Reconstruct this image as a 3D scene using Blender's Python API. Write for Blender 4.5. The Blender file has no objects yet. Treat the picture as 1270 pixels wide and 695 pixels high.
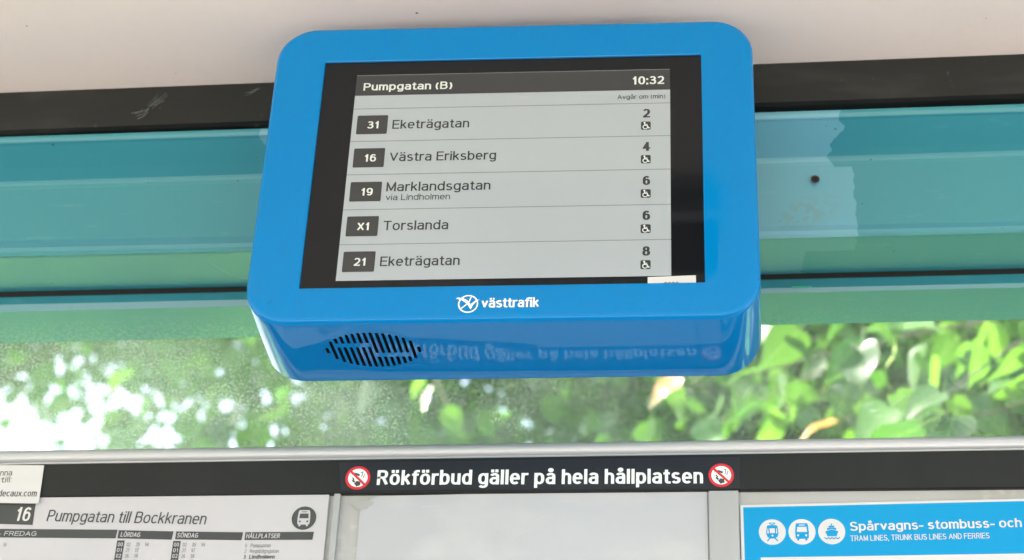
import bpy, math, random
import numpy as np
from mathutils import Vector, Matrix
random.seed(7); rng = np.random.default_rng(11)
C = bpy.context.scene
COL = C.collection
R = math.radians

# ------------------------------------------------------------ camera
EYE = Vector((0, 0, 1.60))
YAW, PITCH, ROLL = 0.0486, 0.5041, 0.008
cy, sy, cp, sp = math.cos(YAW), math.sin(YAW), math.cos(PITCH), math.sin(PITCH)
fwd = Vector((-sy*cp, cy*cp, sp)); rt = Vector((cy, sy, 0)); up = rt.cross(fwd)
cr, sr = math.cos(ROLL), math.sin(ROLL)
r2 = rt*cr + up*sr; u2 = up*cr - rt*sr
cam = bpy.data.cameras.new('camera'); cam_o = bpy.data.objects.new('camera', cam); COL.objects.link(cam_o)
cam_o.matrix_world = Matrix(((r2.x, u2.x, -fwd.x, EYE.x), (r2.y, u2.y, -fwd.y, EYE.y), (r2.z, u2.z, -fwd.z, EYE.z), (0, 0, 0, 1)))
cam.sensor_width = 36; cam.lens = 2070.8*36/1270; cam.shift_x = -0.1134
cam.clip_start = .05; cam.clip_end = 3000
cam.dof.use_dof = True; cam.dof.focus_distance = 1.745; cam.dof.aperture_fstop = 4.7
C.camera = cam_o

# ------------------------------------------------------------ daylight
SUN_EL, SUN_AZ = R(52), R(-72)          # azimuth from +Y towards +X
w = bpy.data.worlds.new("World"); C.world = w; w.use_nodes = True
nt = w.node_tree; bg = nt.nodes['Background']
sky = nt.nodes.new('ShaderNodeTexSky'); sky.sky_type = 'NISHITA'; sky.sun_disc = False
sky.sun_elevation = SUN_EL; sky.sun_rotation = SUN_AZ; sky.air_density = 1.0; sky.dust_density = 5.0; sky.ozone_density = 0.6
nt.links.new(sky.outputs[0], bg.inputs[0]); bg.inputs[1].default_value = 0.15
sl = bpy.data.lights.new('sun', 'SUN'); so = bpy.data.objects.new('sun', sl); COL.objects.link(so)
sl.energy = 3.8; sl.angle = R(0.5); sl.color = (1, .965, .92)
sd = Vector((math.sin(SUN_AZ)*math.cos(SUN_EL), math.cos(SUN_AZ)*math.cos(SUN_EL), math.sin(SUN_EL)))
so.rotation_euler = sd.to_track_quat('Z', 'Y').to_euler(); so.location = (0, 0, 20)
C.view_settings.view_transform = 'Standard'; C.view_settings.look = 'None'
C.view_settings.exposure = 2.68; C.view_settings.gamma = 1
C.cycles.max_bounces = 10; C.cycles.transparent_max_bounces = 16

# ------------------------------------------------------------ materials
def nodes(m): return m.node_tree.nodes, m.node_tree.links
def mat(name, col, rough=.5, metal=0, coat=0, spec=.5, emis=0, bump=None, var=None, specks=None, coat_rough=.05):
    m = bpy.data.materials.new(name); m.use_nodes = True
    N, L = nodes(m); b = N['Principled BSDF']
    b.inputs['Base Color'].default_value = (*col, 1); b.inputs['Roughness'].default_value = rough
    b.inputs['Metallic'].default_value = metal; b.inputs['Coat Weight'].default_value = coat
    b.inputs['Coat Roughness'].default_value = coat_rough
    b.inputs['Specular IOR Level'].default_value = spec
    if emis:
        b.inputs['Emission Color'].default_value = (*col, 1); b.inputs['Emission Strength'].default_value = emis
    tc = N.new('ShaderNodeTexCoord')
    last = None
    def mixin(col_a, fac, colb):
        mx = N.new('ShaderNodeMix'); mx.data_type = 'RGBA'
        L.new(fac, mx.inputs[0])
        if isinstance(col_a, tuple): mx.inputs[6].default_value = (*col_a, 1)
        else: L.new(col_a, mx.inputs[6])
        mx.inputs[7].default_value = (*colb, 1)
        return mx.outputs[2]
    cur = col
    if var:                     # (scale, colour, low, high, stretch)
        for (sc, cb, lo, hi, st) in var:
            mp = N.new('ShaderNodeMapping'); mp.inputs['Scale'].default_value = st; L.new(tc.outputs['Object'], mp.inputs[0])
            n = N.new('ShaderNodeTexNoise'); n.inputs['Scale'].default_value = sc; n.inputs['Detail'].default_value = 6; L.new(mp.outputs[0], n.inputs['Vector'])
            mr = N.new('ShaderNodeMapRange'); mr.inputs[1].default_value = lo; mr.inputs[2].default_value = hi; L.new(n.outputs[0], mr.inputs[0])
            cur = mixin(cur, mr.outputs[0], cb)
    if specks:                  # (scale, radius, colour, keep)
        for (sc, rad, cb, keep) in specks:
            v = N.new('ShaderNodeTexVoronoi'); v.inputs['Scale'].default_value = sc; L.new(tc.outputs['Object'], v.inputs['Vector'])
            sx = N.new('ShaderNodeSeparateColor'); L.new(v.outputs['Color'], sx.inputs[0])
            a = N.new('ShaderNodeMath'); a.operation = 'MULTIPLY'; a.inputs[1].default_value = rad; L.new(sx.outputs[1], a.inputs[0])
            lt = N.new('ShaderNodeMath'); lt.operation = 'LESS_THAN'; L.new(v.outputs['Distance'], lt.inputs[0]); L.new(a.outputs[0], lt.inputs[1])
            kp = N.new('ShaderNodeMath'); kp.operation = 'LESS_THAN'; kp.inputs[1].default_value = keep; L.new(sx.outputs[0], kp.inputs[0])
            n = N.new('ShaderNodeTexNoise'); n.inputs['Scale'].default_value = 7; L.new(tc.outputs['Object'], n.inputs['Vector'])
            g = N.new('ShaderNodeMath'); g.operation = 'GREATER_THAN'; g.inputs[1].default_value = .5; L.new(n.outputs[0], g.inputs[0])
            mu = N.new('ShaderNodeMath'); mu.operation = 'MULTIPLY'; L.new(lt.outputs[0], mu.inputs[0]); L.new(kp.outputs[0], mu.inputs[1])
            mu2 = N.new('ShaderNodeMath'); mu2.operation = 'MULTIPLY'; L.new(mu.outputs[0], mu2.inputs[0]); L.new(g.outputs[0], mu2.inputs[1])
            cur = mixin(cur, mu2.outputs[0], cb)
    if not isinstance(cur, tuple): L.new(cur, b.inputs['Base Color'])
    if bump:
        for (sc, st, stretch) in bump[:1]:
            mp = N.new('ShaderNodeMapping'); mp.inputs['Scale'].default_value = stretch; L.new(tc.outputs['Object'], mp.inputs[0])
            n = N.new('ShaderNodeTexNoise'); n.inputs['Scale'].default_value = sc; n.inputs['Detail'].default_value = 5; L.new(mp.outputs[0], n.inputs['Vector'])
            bp = N.new('ShaderNodeBump'); bp.inputs['Strength'].default_value = st; bp.inputs['Distance'].default_value = .002
            L.new(n.outputs[0], bp.inputs['Height']); L.new(bp.outputs[0], b.inputs['Normal'])
    return m

M = {}
M['blue'] = mat('blue_plastic', (.0, .176, .49), .045, spec=.22, specks=[(55, .035, (.05, .10, .16), .12)])
M['bezel'] = mat('black_screen_glass', (.0068, .0078, .0105), .05, spec=.3, specks=[(120, .06, (.25, .25, .25), .25)])
M['lcd'] = mat('display_grey', (.352, .378, .435), .12, spec=.5, var=[(3, (.333, .358, .413), .35, .65, (1, 1, 1))])
M['lcd_dark'] = mat('display_dark', (.036, .037, .042), .15)
M['lcd_line'] = mat('display_rule', (.17, .18, .19), .2)
M['lcd_ink'] = mat('display_ink', (.04, .044, .05), .2)
M['lcd_white'] = mat('display_white', (.62, .64, .65), .2)
M['white_ink'] = mat('white_print', (.85, .86, .88), .4)
M['black_hole'] = mat('black_interior', (.004, .004, .005), .8)
M['ceiling'] = mat('cream_paint', (.77, .69, .645), .55, var=[(2.2, (.73, .665, .63), .4, .7, (1, 1, 1)), (90, (.745, .67, .62), .45, .8, (1, 1, 1))],
                   specks=[(70, .12, (.16, .13, .10), .3)], bump=[(300, .05, (1, 1, 1))])
M['band'] = mat('black_seal', (.014, .014, .0145), .42, spec=.35, var=[(9, (.032, .030, .030), .5, .75, (1, 1, 3)), (60, (.09, .085, .08), .68, .8, (1, 1, .6))], bump=[(120, .15, (.2, 1, 1))])
M['gap'] = mat('gap_black', (.004, .004, .004), .7)
M['silver'] = mat('brushed_aluminium', (.49, .48, .505), .38, metal=.3, specks=[(60, .08, (.1, .1, .1), .2)])
M['strip'] = mat('black_strip', (.012, .0125, .0138), .5, spec=.3, var=[(14, (.016, .0165, .0178), .4, .7, (1, 1, 1))], bump=[(500, .05, (1, 1, 1))])
M['sticker_black'] = mat('black_vinyl', (.012, .012, .016), .3)
M['label_white'] = mat('white_vinyl', (.58, .56, .59), .4)
M['paper'] = mat('timetable_paper', (.50, .475, .52), .4, bump=[(9, .5, (1, 1, .5))], var=[(5, (.465, .445, .49), .4, .7, (1, 1, 1))], coat=.3)
M['ink'] = mat('grey_black_ink', (.045, .045, .05), .5)
M['ink_grey'] = mat('grey_ink', (.048, .05, .053), .5)
M['ink_mid'] = mat('faint_ink', (.22, .21, .22), .5)
M['map_blue'] = mat('poster_blue', (.0, .27, .58), .3, spec=.25, bump=[(8, .4, (1, 1, .6))])
M['map_white'] = mat('poster_white', (.60, .58, .61), .3, bump=[(8, .4, (1, 1, .6))])
M['red'] = mat('sign_red', (.62, .02, .035), .35)
M['panel'] = mat('grey_backing', (.41, .395, .41), .45, var=[(6, (.36, .34, .33), .45, .7, (1, 1, 1)), (40, (.48, .46, .43), .6, .75, (1, 1, 2))], bump=[(80, .1, (1, 1, 1))])
M['sheet'] = mat('frosted_sheet', (.455, .45, .495), .4, var=[(5, (.405, .40, .435), .35, .7, (1, 1, 1)), (14, (.50, .485, .515), .5, .75, (1, 1, 1.6))])
M['mullion'] = mat('pale_profile', (.41, .402, .42), .4, metal=.2, var=[(12, (.37, .365, .375), .4, .7, (1, 1, .3))])
M['concrete'] = mat('pavement_concrete', (.46, .42, .37), .9, var=[(2, (.38, .35, .31), .4, .6, (1, 1, 1))])
M['dark_slab'] = mat('dark_floor_slab', (.11, .105, .10), .8, var=[(3, (.08, .077, .075), .4, .6, (1, 1, 1))])
M['asphalt'] = mat('asphalt', (.06, .06, .062), .9)
M['grass'] = mat('grass_ground', (.13, .30, .045), .9, var=[(1.5, (.09, .22, .035), .4, .6, (1, 1, 1))])
M['bark'] = mat('bark', (.11, .085, .06), .9, bump=[(30, .8, (1, 1, .2))])
M['rust'] = mat('rusty_hole', (.05, .02, .012), .8)
M['sheet_scratch'] = mat('sheet_scratch', (.52, .51, .55), .4)
M['smudge'] = mat('smudge', (.36, .35, .355), .6)
M['flake'] = mat('loose_teal_paint', (.04, .33, .30), .4)
M['crumb'] = mat('dark_crumb', (.02, .015, .012), .8)
M['thread'] = mat('spider_silk', (.22, .24, .235), .4)

# teal paint: two coats, the older pale one showing next to the display
def teal_material():
    m = mat('teal_gloss_paint', (.06, .36, .36), .42, coat=.7, coat_rough=.22, bump=[(70, .07, (.25, 1, 1))])
    N, L = nodes(m); b = N['Principled BSDF']
    g = N.new('ShaderNodeNewGeometry'); s = N.new('ShaderNodeSeparateXYZ'); L.new(g.outputs['Position'], s.inputs[0])
    def math_(op, a, b_, c=None):
        n = N.new('ShaderNodeMath'); n.operation = op
        for i, v in enumerate((a, b_, c)):
            if v is None: continue
            if isinstance(v, (int, float)): n.inputs[i].default_value = v
            else: L.new(v, n.inputs[i])
        return n.outputs[0]
    def noise(sc, det=5, st=(1, 1, 1), off=0):
        mp = N.new('ShaderNodeMapping'); mp.inputs['Scale'].default_value = st; mp.inputs['Location'].default_value = (off, 0, 0); L.new(g.outputs['Position'], mp.inputs[0])
        n = N.new('ShaderNodeTexNoise'); n.inputs['Scale'].default_value = sc; n.inputs['Detail'].default_value = det; L.new(mp.outputs[0], n.inputs['Vector']); return n.outputs[0]
    n1 = noise(16, 3, (.6, 1, 1)); n2 = noise(120, 3, (.4, 1, 1))
    # the patch: ragged on the sloping top face, nearly straight on the main face, stepped and faint underneath, absent on the lower beam
    X, Y, Zs = s.outputs[0], s.outputs[1], s.outputs[2]
    top = math_('GREATER_THAN', Zs, 2.660); under = math_('GREATER_THAN', Y, 1.676)
    amp = math_('MULTIPLY_ADD', top, .10, .006)
    rag = math_('ADD', math_('MULTIPLY', math_('SUBTRACT', n1, .5), amp), math_('MULTIPLY', math_('SUBTRACT', n2, .5), .008))
    edge_r = math_('SUBTRACT', math_('SUBTRACT', .1825, math_('MULTIPLY', top, .012)), math_('MULTIPLY', math_('GREATER_THAN', Y, 1.712), .058))
    right = math_('LESS_THAN', math_('ADD', X, rag), edge_r)
    edge_l = math_('SUBTRACT', math_('MULTIPLY', math_('SUBTRACT', Zs, 2.66), .14), .508)
    left = math_('GREATER_THAN', math_('SUBTRACT', X, rag), edge_l)
    patch = math_('MULTIPLY', math_('MULTIPLY', left, right), math_('SUBTRACT', 1, math_('MULTIPLY', under, .55)))
    patch = math_('MULTIPLY', patch, math_('LESS_THAN', Y, 1.768))
    base = N.new('ShaderNodeMix'); base.data_type = 'RGBA'; L.new(noise(3, 4, (.5, 1, 2)), base.inputs[0])
    base.inputs[6].default_value = (.016, .19, .255, 1); base.inputs[7].default_value = (.028, .225, .295, 1)
    mx = N.new('ShaderNodeMix'); mx.data_type = 'RGBA'; L.new(patch, mx.inputs[0]); L.new(base.outputs[2], mx.inputs[6]); mx.inputs[7].default_value = (.10, .305, .41, 1)
    # fine pale scuffs and dark dirt specks
    sc = N.new('ShaderNodeMapRange'); sc.inputs[1].default_value = .64; sc.inputs[2].default_value = .76; L.new(noise(55, 6, (.35, 1, 1.4), 3), sc.inputs[0])
    m2 = N.new('ShaderNodeMix'); m2.data_type = 'RGBA'; L.new(math_('MULTIPLY', sc.outputs[0], .09), m2.inputs[0]); L.new(mx.outputs[2], m2.inputs[6]); m2.inputs[7].default_value = (.30, .58, .56, 1)
    v = N.new('ShaderNodeTexVoronoi'); v.inputs['Scale'].default_value = 75; L.new(g.outputs['Position'], v.inputs['Vector'])
    sx = N.new('ShaderNodeSeparateColor'); L.new(v.outputs['Color'], sx.inputs[0])
    d = math_('MULTIPLY', math_('LESS_THAN', v.outputs['Distance'], math_('MULTIPLY', sx.outputs[1], .13)), math_('LESS_THAN', sx.outputs[0], .4))
    d = math_('MULTIPLY', d, math_('GREATER_THAN', noise(6, 2, (1, 1, 1), 7), .5))
    m3 = N.new('ShaderNodeMix'); m3.data_type = 'RGBA'; L.new(d, m3.inputs[0]); L.new(m2.outputs[2], m3.inputs[6]); m3.inputs[7].default_value = (.03, .07, .06, 1)
    # yellowish grime stain right of the display
    dx = math_('MULTIPLY', math_('SUBTRACT', s.outputs[0], .125), 26); dz = math_('MULTIPLY', math_('SUBTRACT', s.outputs[2], 2.605), 42)
    dx = math_('SUBTRACT', dx, math_('MULTIPLY', dz, .5))
    rr = math_('ADD', math_('POWER', math_('ABSOLUTE', dx, 0), 2), math_('POWER', math_('ABSOLUTE', dz, 0), 2))
    st = math_('MULTIPLY', math_('SUBTRACT', 1, math_('MINIMUM', rr, 1)), math_('GREATER_THAN', noise(130, 4, (1, 1, 1), 2), .5))
    m4 = N.new('ShaderNodeMix'); m4.data_type = 'RGBA'; L.new(math_('MULTIPLY', st, .3), m4.inputs[0]); L.new(m3.outputs[2], m4.inputs[6]); m4.inputs[7].default_value = (.16, .17, .06, 1)
    # settled dust along the rear underside of the lower beam, thicker to the left
    du = N.new('ShaderNodeMapRange'); du.inputs[1].default_value = 1.80; du.inputs[2].default_value = 1.868; L.new(Y, du.inputs[0])
    dl = N.new('ShaderNodeMapRange'); dl.inputs[1].default_value = .6; dl.inputs[2].default_value = -1.0; L.new(X, dl.inputs[0])
    dn = N.new('ShaderNodeMapRange'); dn.inputs[1].default_value = .46; dn.inputs[2].default_value = .62; L.new(noise(260, 4), dn.inputs[0])
    m5 = N.new('ShaderNodeMix'); m5.data_type = 'RGBA'; L.new(math_('MULTIPLY', math_('MULTIPLY', math_('MULTIPLY', du.outputs[0], dl.outputs[0]), dn.outputs[0]), .5), m5.inputs[0]); L.new(m4.outputs[2], m5.inputs[6]); m5.inputs[7].default_value = (.36, .50, .52, 1)
    L.new(m5.outputs[2], b.inputs['Base Color'])
    return m
M['teal'] = teal_material()

def dusty_glass():
    m = bpy.data.materials.new('dusty_glass'); m.use_nodes = True; N, L = nodes(m)
    N.remove(N['Principled BSDF']); out = N['Material Output']
    g = N.new('ShaderNodeNewGeometry')
    def noise(sc, det, rough=.5):
        n = N.new('ShaderNodeTexNoise'); n.inputs['Scale'].default_value = sc; n.inputs['Detail'].default_value = det; n.inputs['Roughness'].default_value = rough
        L.new(g.outputs['Position'], n.inputs['Vector']); return n.outputs[0]
    def mr(v, a, b, c=0, d=1):
        n = N.new('ShaderNodeMapRange'); n.inputs[1].default_value = a; n.inputs[2].default_value = b; n.inputs[3].default_value = c; n.inputs[4].default_value = d; L.new(v, n.inputs[0]); return n.outputs[0]
    def mul(a, b):
        n = N.new('ShaderNodeMath'); n.operation = 'MULTIPLY'
        for i, v in enumerate((a, b)):
            if isinstance(v, (int, float)): n.inputs[i].default_value = v
            else: L.new(v, n.inputs[i])
        return n.outputs[0]
    def add(a, b):
        n = N.new('ShaderNodeMath'); n.operation = 'ADD'; n.use_clamp = True; L.new(a, n.inputs[0]); L.new(b, n.inputs[1]); return n.outputs[0]
    s = N.new('ShaderNodeSeparateXYZ'); L.new(g.outputs['Position'], s.inputs[0])
    left = mr(s.outputs[0], .05, -.8, .16, 1.0)                 # the pane is dirtier towards its left end
    specks = mr(noise(330, 4, .8), .47, .64, 0, .7)
    clump = mr(noise(9, 4, .6), .36, .62, .15, 1)
    film = mr(noise(5, 3), .36, .68, .05, .24)
    d = add(mul(mul(specks, clump), mr(s.outputs[0], .30, -.8, .30, 1.0)), mul(film, mr(s.outputs[0], .30, -.6, .35, 1.0)))
    tr = N.new('ShaderNodeBsdfTransparent'); tr.inputs[0].default_value = (.95, .98, .965, 1)
    gl = N.new('ShaderNodeBsdfGlossy'); gl.inputs['Roughness'].default_value = .02
    fr = N.new('ShaderNodeFresnel'); fr.inputs[0].default_value = 1.35
    m1 = N.new('ShaderNodeMixShader'); L.new(fr.outputs[0], m1.inputs[0]); L.new(tr.outputs[0], m1.inputs[1]); L.new(gl.outputs[0], m1.inputs[2])
    df = N.new('ShaderNodeBsdfDiffuse'); df.inputs[0].default_value = (.55, .58, .58, 1)
    tl = N.new('ShaderNodeBsdfTranslucent'); tl.inputs[0].default_value = (.55, .60, .60, 1)
    ds = N.new('ShaderNodeMixShader'); ds.inputs[0].default_value = .5; L.new(df.outputs[0], ds.inputs[1]); L.new(tl.outputs[0], ds.inputs[2])
    m2 = N.new('ShaderNodeMixShader'); L.new(d, m2.inputs[0]); L.new(m1.outputs[0], m2.inputs[1]); L.new(ds.outputs[0], m2.inputs[2])
    L.new(m2.outputs[0], out.inputs[0])
    return m
M['glass'] = dusty_glass()

def leaf_material(name, ca, cb, ta, tb):
    m = bpy.data.materials.new(name); m.use_nodes = True; N, L = nodes(m)
    b = N['Principled BSDF']; out = N['Material Output']
    at = N.new('ShaderNodeAttribute'); at.attribute_name = 'tint'
    oi = N.new('ShaderNodeObjectInfo')
    ad = N.new('ShaderNodeMath'); ad.operation = 'ADD'; L.new(at.outputs['Fac'], ad.inputs[0]); L.new(oi.outputs['Random'], ad.inputs[1])
    fr = N.new('ShaderNodeMath'); fr.operation = 'FRACT'; L.new(ad.outputs[0], fr.inputs[0])
    def mix(c1, c2):
        x = N.new('ShaderNodeMix'); x.data_type = 'RGBA'; L.new(fr.outputs[0], x.inputs[0]); x.inputs[6].default_value = (*c1, 1); x.inputs[7].default_value = (*c2, 1); return x.outputs[2]
    L.new(mix(ca, cb), b.inputs['Base Color']); b.inputs['Roughness'].default_value = .3
    tl = N.new('ShaderNodeBsdfTranslucent'); L.new(mix(ta, tb), tl.inputs[0])
    ms = N.new('ShaderNodeMixShader'); ms.inputs[0].default_value = .42
    L.new(b.outputs[0], ms.inputs[1]); L.new(tl.outputs[0], ms.inputs[2]); L.new(ms.outputs[0], out.inputs[0])
    return m
M['leaf'] = leaf_material('linden_leaf', (.014, .055, .010), (.065, .15, .028), (.025, .14, .004), (.19, .44, .015))
M['leaf_near'] = leaf_material('linden_leaf_veined', (.022, .072, .016), (.10, .19, .055), (.03, .12, .01), (.20, .42, .03))
def veins(m):
    N, L = nodes(m); b = N['Principled BSDF']; tc = N.new('ShaderNodeTexCoord'); s = N.new('ShaderNodeSeparateXYZ'); L.new(tc.outputs['Object'], s.inputs[0])
    def mth(op, a, b_):
        n = N.new('ShaderNodeMath'); n.operation = op
        for i, v in enumerate((a, b_)):
            if isinstance(v, (int, float)): n.inputs[i].default_value = v
            else: L.new(v, n.inputs[i])
        return n.outputs[0]
    ax = mth('ABSOLUTE', s.outputs[0], 0)
    lat = mth('ABSOLUTE', mth('SUBTRACT', mth('FRACT', mth('MULTIPLY', mth('SUBTRACT', s.outputs[1], mth('MULTIPLY', ax, .9)), 6.5), 0), .5), 0)
    v = mth('MAXIMUM', mth('LESS_THAN', ax, .013), mth('MULTIPLY', mth('LESS_THAN', lat, .07), .7))
    for tgt in (b.inputs['Base Color'], N['Translucent BSDF'].inputs[0]):
        src = tgt.links[0].from_socket; x = N.new('ShaderNodeMix'); x.data_type = 'RGBA'; L.new(mth('MULTIPLY', v, .55), x.inputs[0]); L.new(src, x.inputs[6]); x.inputs[7].default_value = (.25, .38, .10, 1); L.new(x.outputs[2], tgt)
    bp = N.new('ShaderNodeBump'); bp.inputs['Strength'].default_value = .5; bp.inputs['Distance'].default_value = .02; bp.invert = True; L.new(v, bp.inputs['Height']); L.new(bp.outputs[0], b.inputs['Normal'])
veins(M['leaf_near'])
M['leaf_dark_shaded'] = leaf_material('dark_shaded_leaf', (.015, .05, .012), (.05, .11, .025), (.02, .11, .006), (.13, .30, .015))  # darker leaf copy carrying the near crown's shade in its colour
M['leaf_yellow'] = leaf_material('yellowed_leaf', (.42, .17, .03), (.50, .24, .05), (.55, .24, .04), (.6, .30, .06))
M['bract'] = leaf_material('linden_bract', (.36, .42, .16), (.46, .50, .22), (.5, .6, .2), (.6, .66, .25))

# ------------------------------------------------------------ object helpers
def mesh_obj(name, verts, faces, m, parent=None, smooth=False, uvmats=None):
    me = bpy.data.meshes.new(name); me.from_pydata([tuple(v) for v in verts], [], faces); me.update()
    if m is not None: me.materials.append(m)
    if smooth: me.polygons.foreach_set('use_smooth', [True]*len(me.polygons))
    o = bpy.data.objects.new(name, me); COL.objects.link(o)
    if parent: o.parent = parent; o.matrix_parent_inverse = Matrix.Translation(parent.location).inverted() if parent.type == 'EMPTY' else Matrix()
    return o
def thing(name, label, cat, loc=(0, 0, 0), group=None):
    o = bpy.data.objects.new(name, None); COL.objects.link(o); o.location = loc; o.empty_display_size = .05
    o['label'] = label; o['category'] = cat
    if group: o['group'] = group
    return o
def lab(o, s): o['label'] = s; return o
def box(x0, x1, y0, y1, z0, z1):
    v = [(x0, y0, z0), (x1, y0, z0), (x1, y1, z0), (x0, y1, z0), (x0, y0, z1), (x1, y0, z1), (x1, y1, z1), (x0, y1, z1)]
    f = [(0, 3, 2, 1), (4, 5, 6, 7), (0, 1, 5, 4), (1, 2, 6, 5), (2, 3, 7, 6), (3, 0, 4, 7)]
    return v, f
def add_box(name, x0, x1, y0, y1, z0, z1, m, parent=None, bevel=0):
    v, f = box(x0, x1, y0, y1, z0, z1)
    o = mesh_obj(name, v, f, m, parent)
    if bevel:
        b = o.modifiers.new('bevel', 'BEVEL'); b.width = bevel; b.segments = 2
    return o
def bar(name, prof, m, parent, xl=-.83, xr=.38, x0=-6.4, x1=2.0, close=True, smooth=False):
    """long profile; prof = (y, z at xl, z at xr)"""
    vs = []
    for X in (x0, x1):
        t = (X-xl)/(xr-xl)
        for (y, zl, zr) in prof: vs.append((X, y, zl+(zr-zl)*t))
    n = len(prof); f = [(i, (i+1) % n, n+(i+1) % n, n+i) for i in range(n if close else n-1)]
    if close: f += [tuple(range(n))[::-1], tuple(range(n, 2*n))]
    o = mesh_obj(name, vs, f, m, parent)
    import bmesh
    bm = bmesh.new(); bm.from_mesh(o.data); bmesh.ops.recalc_face_normals(bm, faces=bm.faces); bm.to_mesh(o.data); bm.free()
    if smooth: o.data.polygons.foreach_set('use_smooth', [True]*len(o.data.polygons))
    return o
# flat print in a vertical plane facing -Y: thin quad sheets at depth y
def quad(name, pts, y, m, parent, th=0.0):
    """pts: (x,z) polygon in order"""
    if th:
        n = len(pts); v = [(x, y, z) for x, z in pts]+[(x, y+th, z) for x, z in pts]
        f = [tuple(range(n))[::-1], tuple(range(n, 2*n))]+[(i, (i+1) % n, n+(i+1) % n, n+i) for i in range(n)]
        o = mesh_obj(name, v, f, m, parent)
        import bmesh
        bm = bmesh.new(); bm.from_mesh(o.data); bmesh.ops.recalc_face_normals(bm, faces=bm.faces); bm.to_mesh(o.data); bm.free()
        return o
    return mesh_obj(name, [(x, y, z) for x, z in pts], [tuple(range(len(pts)))], m, parent)
def rect(x0, x1, z0, z1): return [(x0, z0), (x1, z0), (x1, z1), (x0, z1)]
def rrect(x0, x1, z0, z1, r, n=6):
    p = []
    for (cx, cz, a0) in ((x1-r, z0+r, -90), (x1-r, z1-r, 0), (x0+r, z1-r, 90), (x0+r, z0+r, 180)):
        for i in range(n+1):
            a = R(a0+90*i/n); p.append((cx+r*math.cos(a), cz+r*math.sin(a)))
    return p
def circ(cx, cz, r, n=28, rz=None): return [(cx+r*math.cos(2*math.pi*i/n), cz+(rz or r)*math.sin(2*math.pi*i/n)) for i in range(n)]
def ringmesh(name, cx, cz, r1, r2_, y, m, parent, n=32):
    a = circ(cx, cz, r1, n); b = circ(cx, cz, r2_, n)
    return mesh_obj(name, [(x, y, z) for x, z in a+b], [(i, (i+1) % n, n+(i+1) % n, n+i) for i in range(n)], m, parent)
def multi(name, polys, y, m, parent, step=-1e-5):
    v, f = [], []
    for k, p in enumerate(polys):
        f.append(tuple(range(len(v), len(v)+len(p)))); v += [(x, y+step*k, z) for x, z in p]
    return mesh_obj(name, v, f, m, parent)

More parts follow.
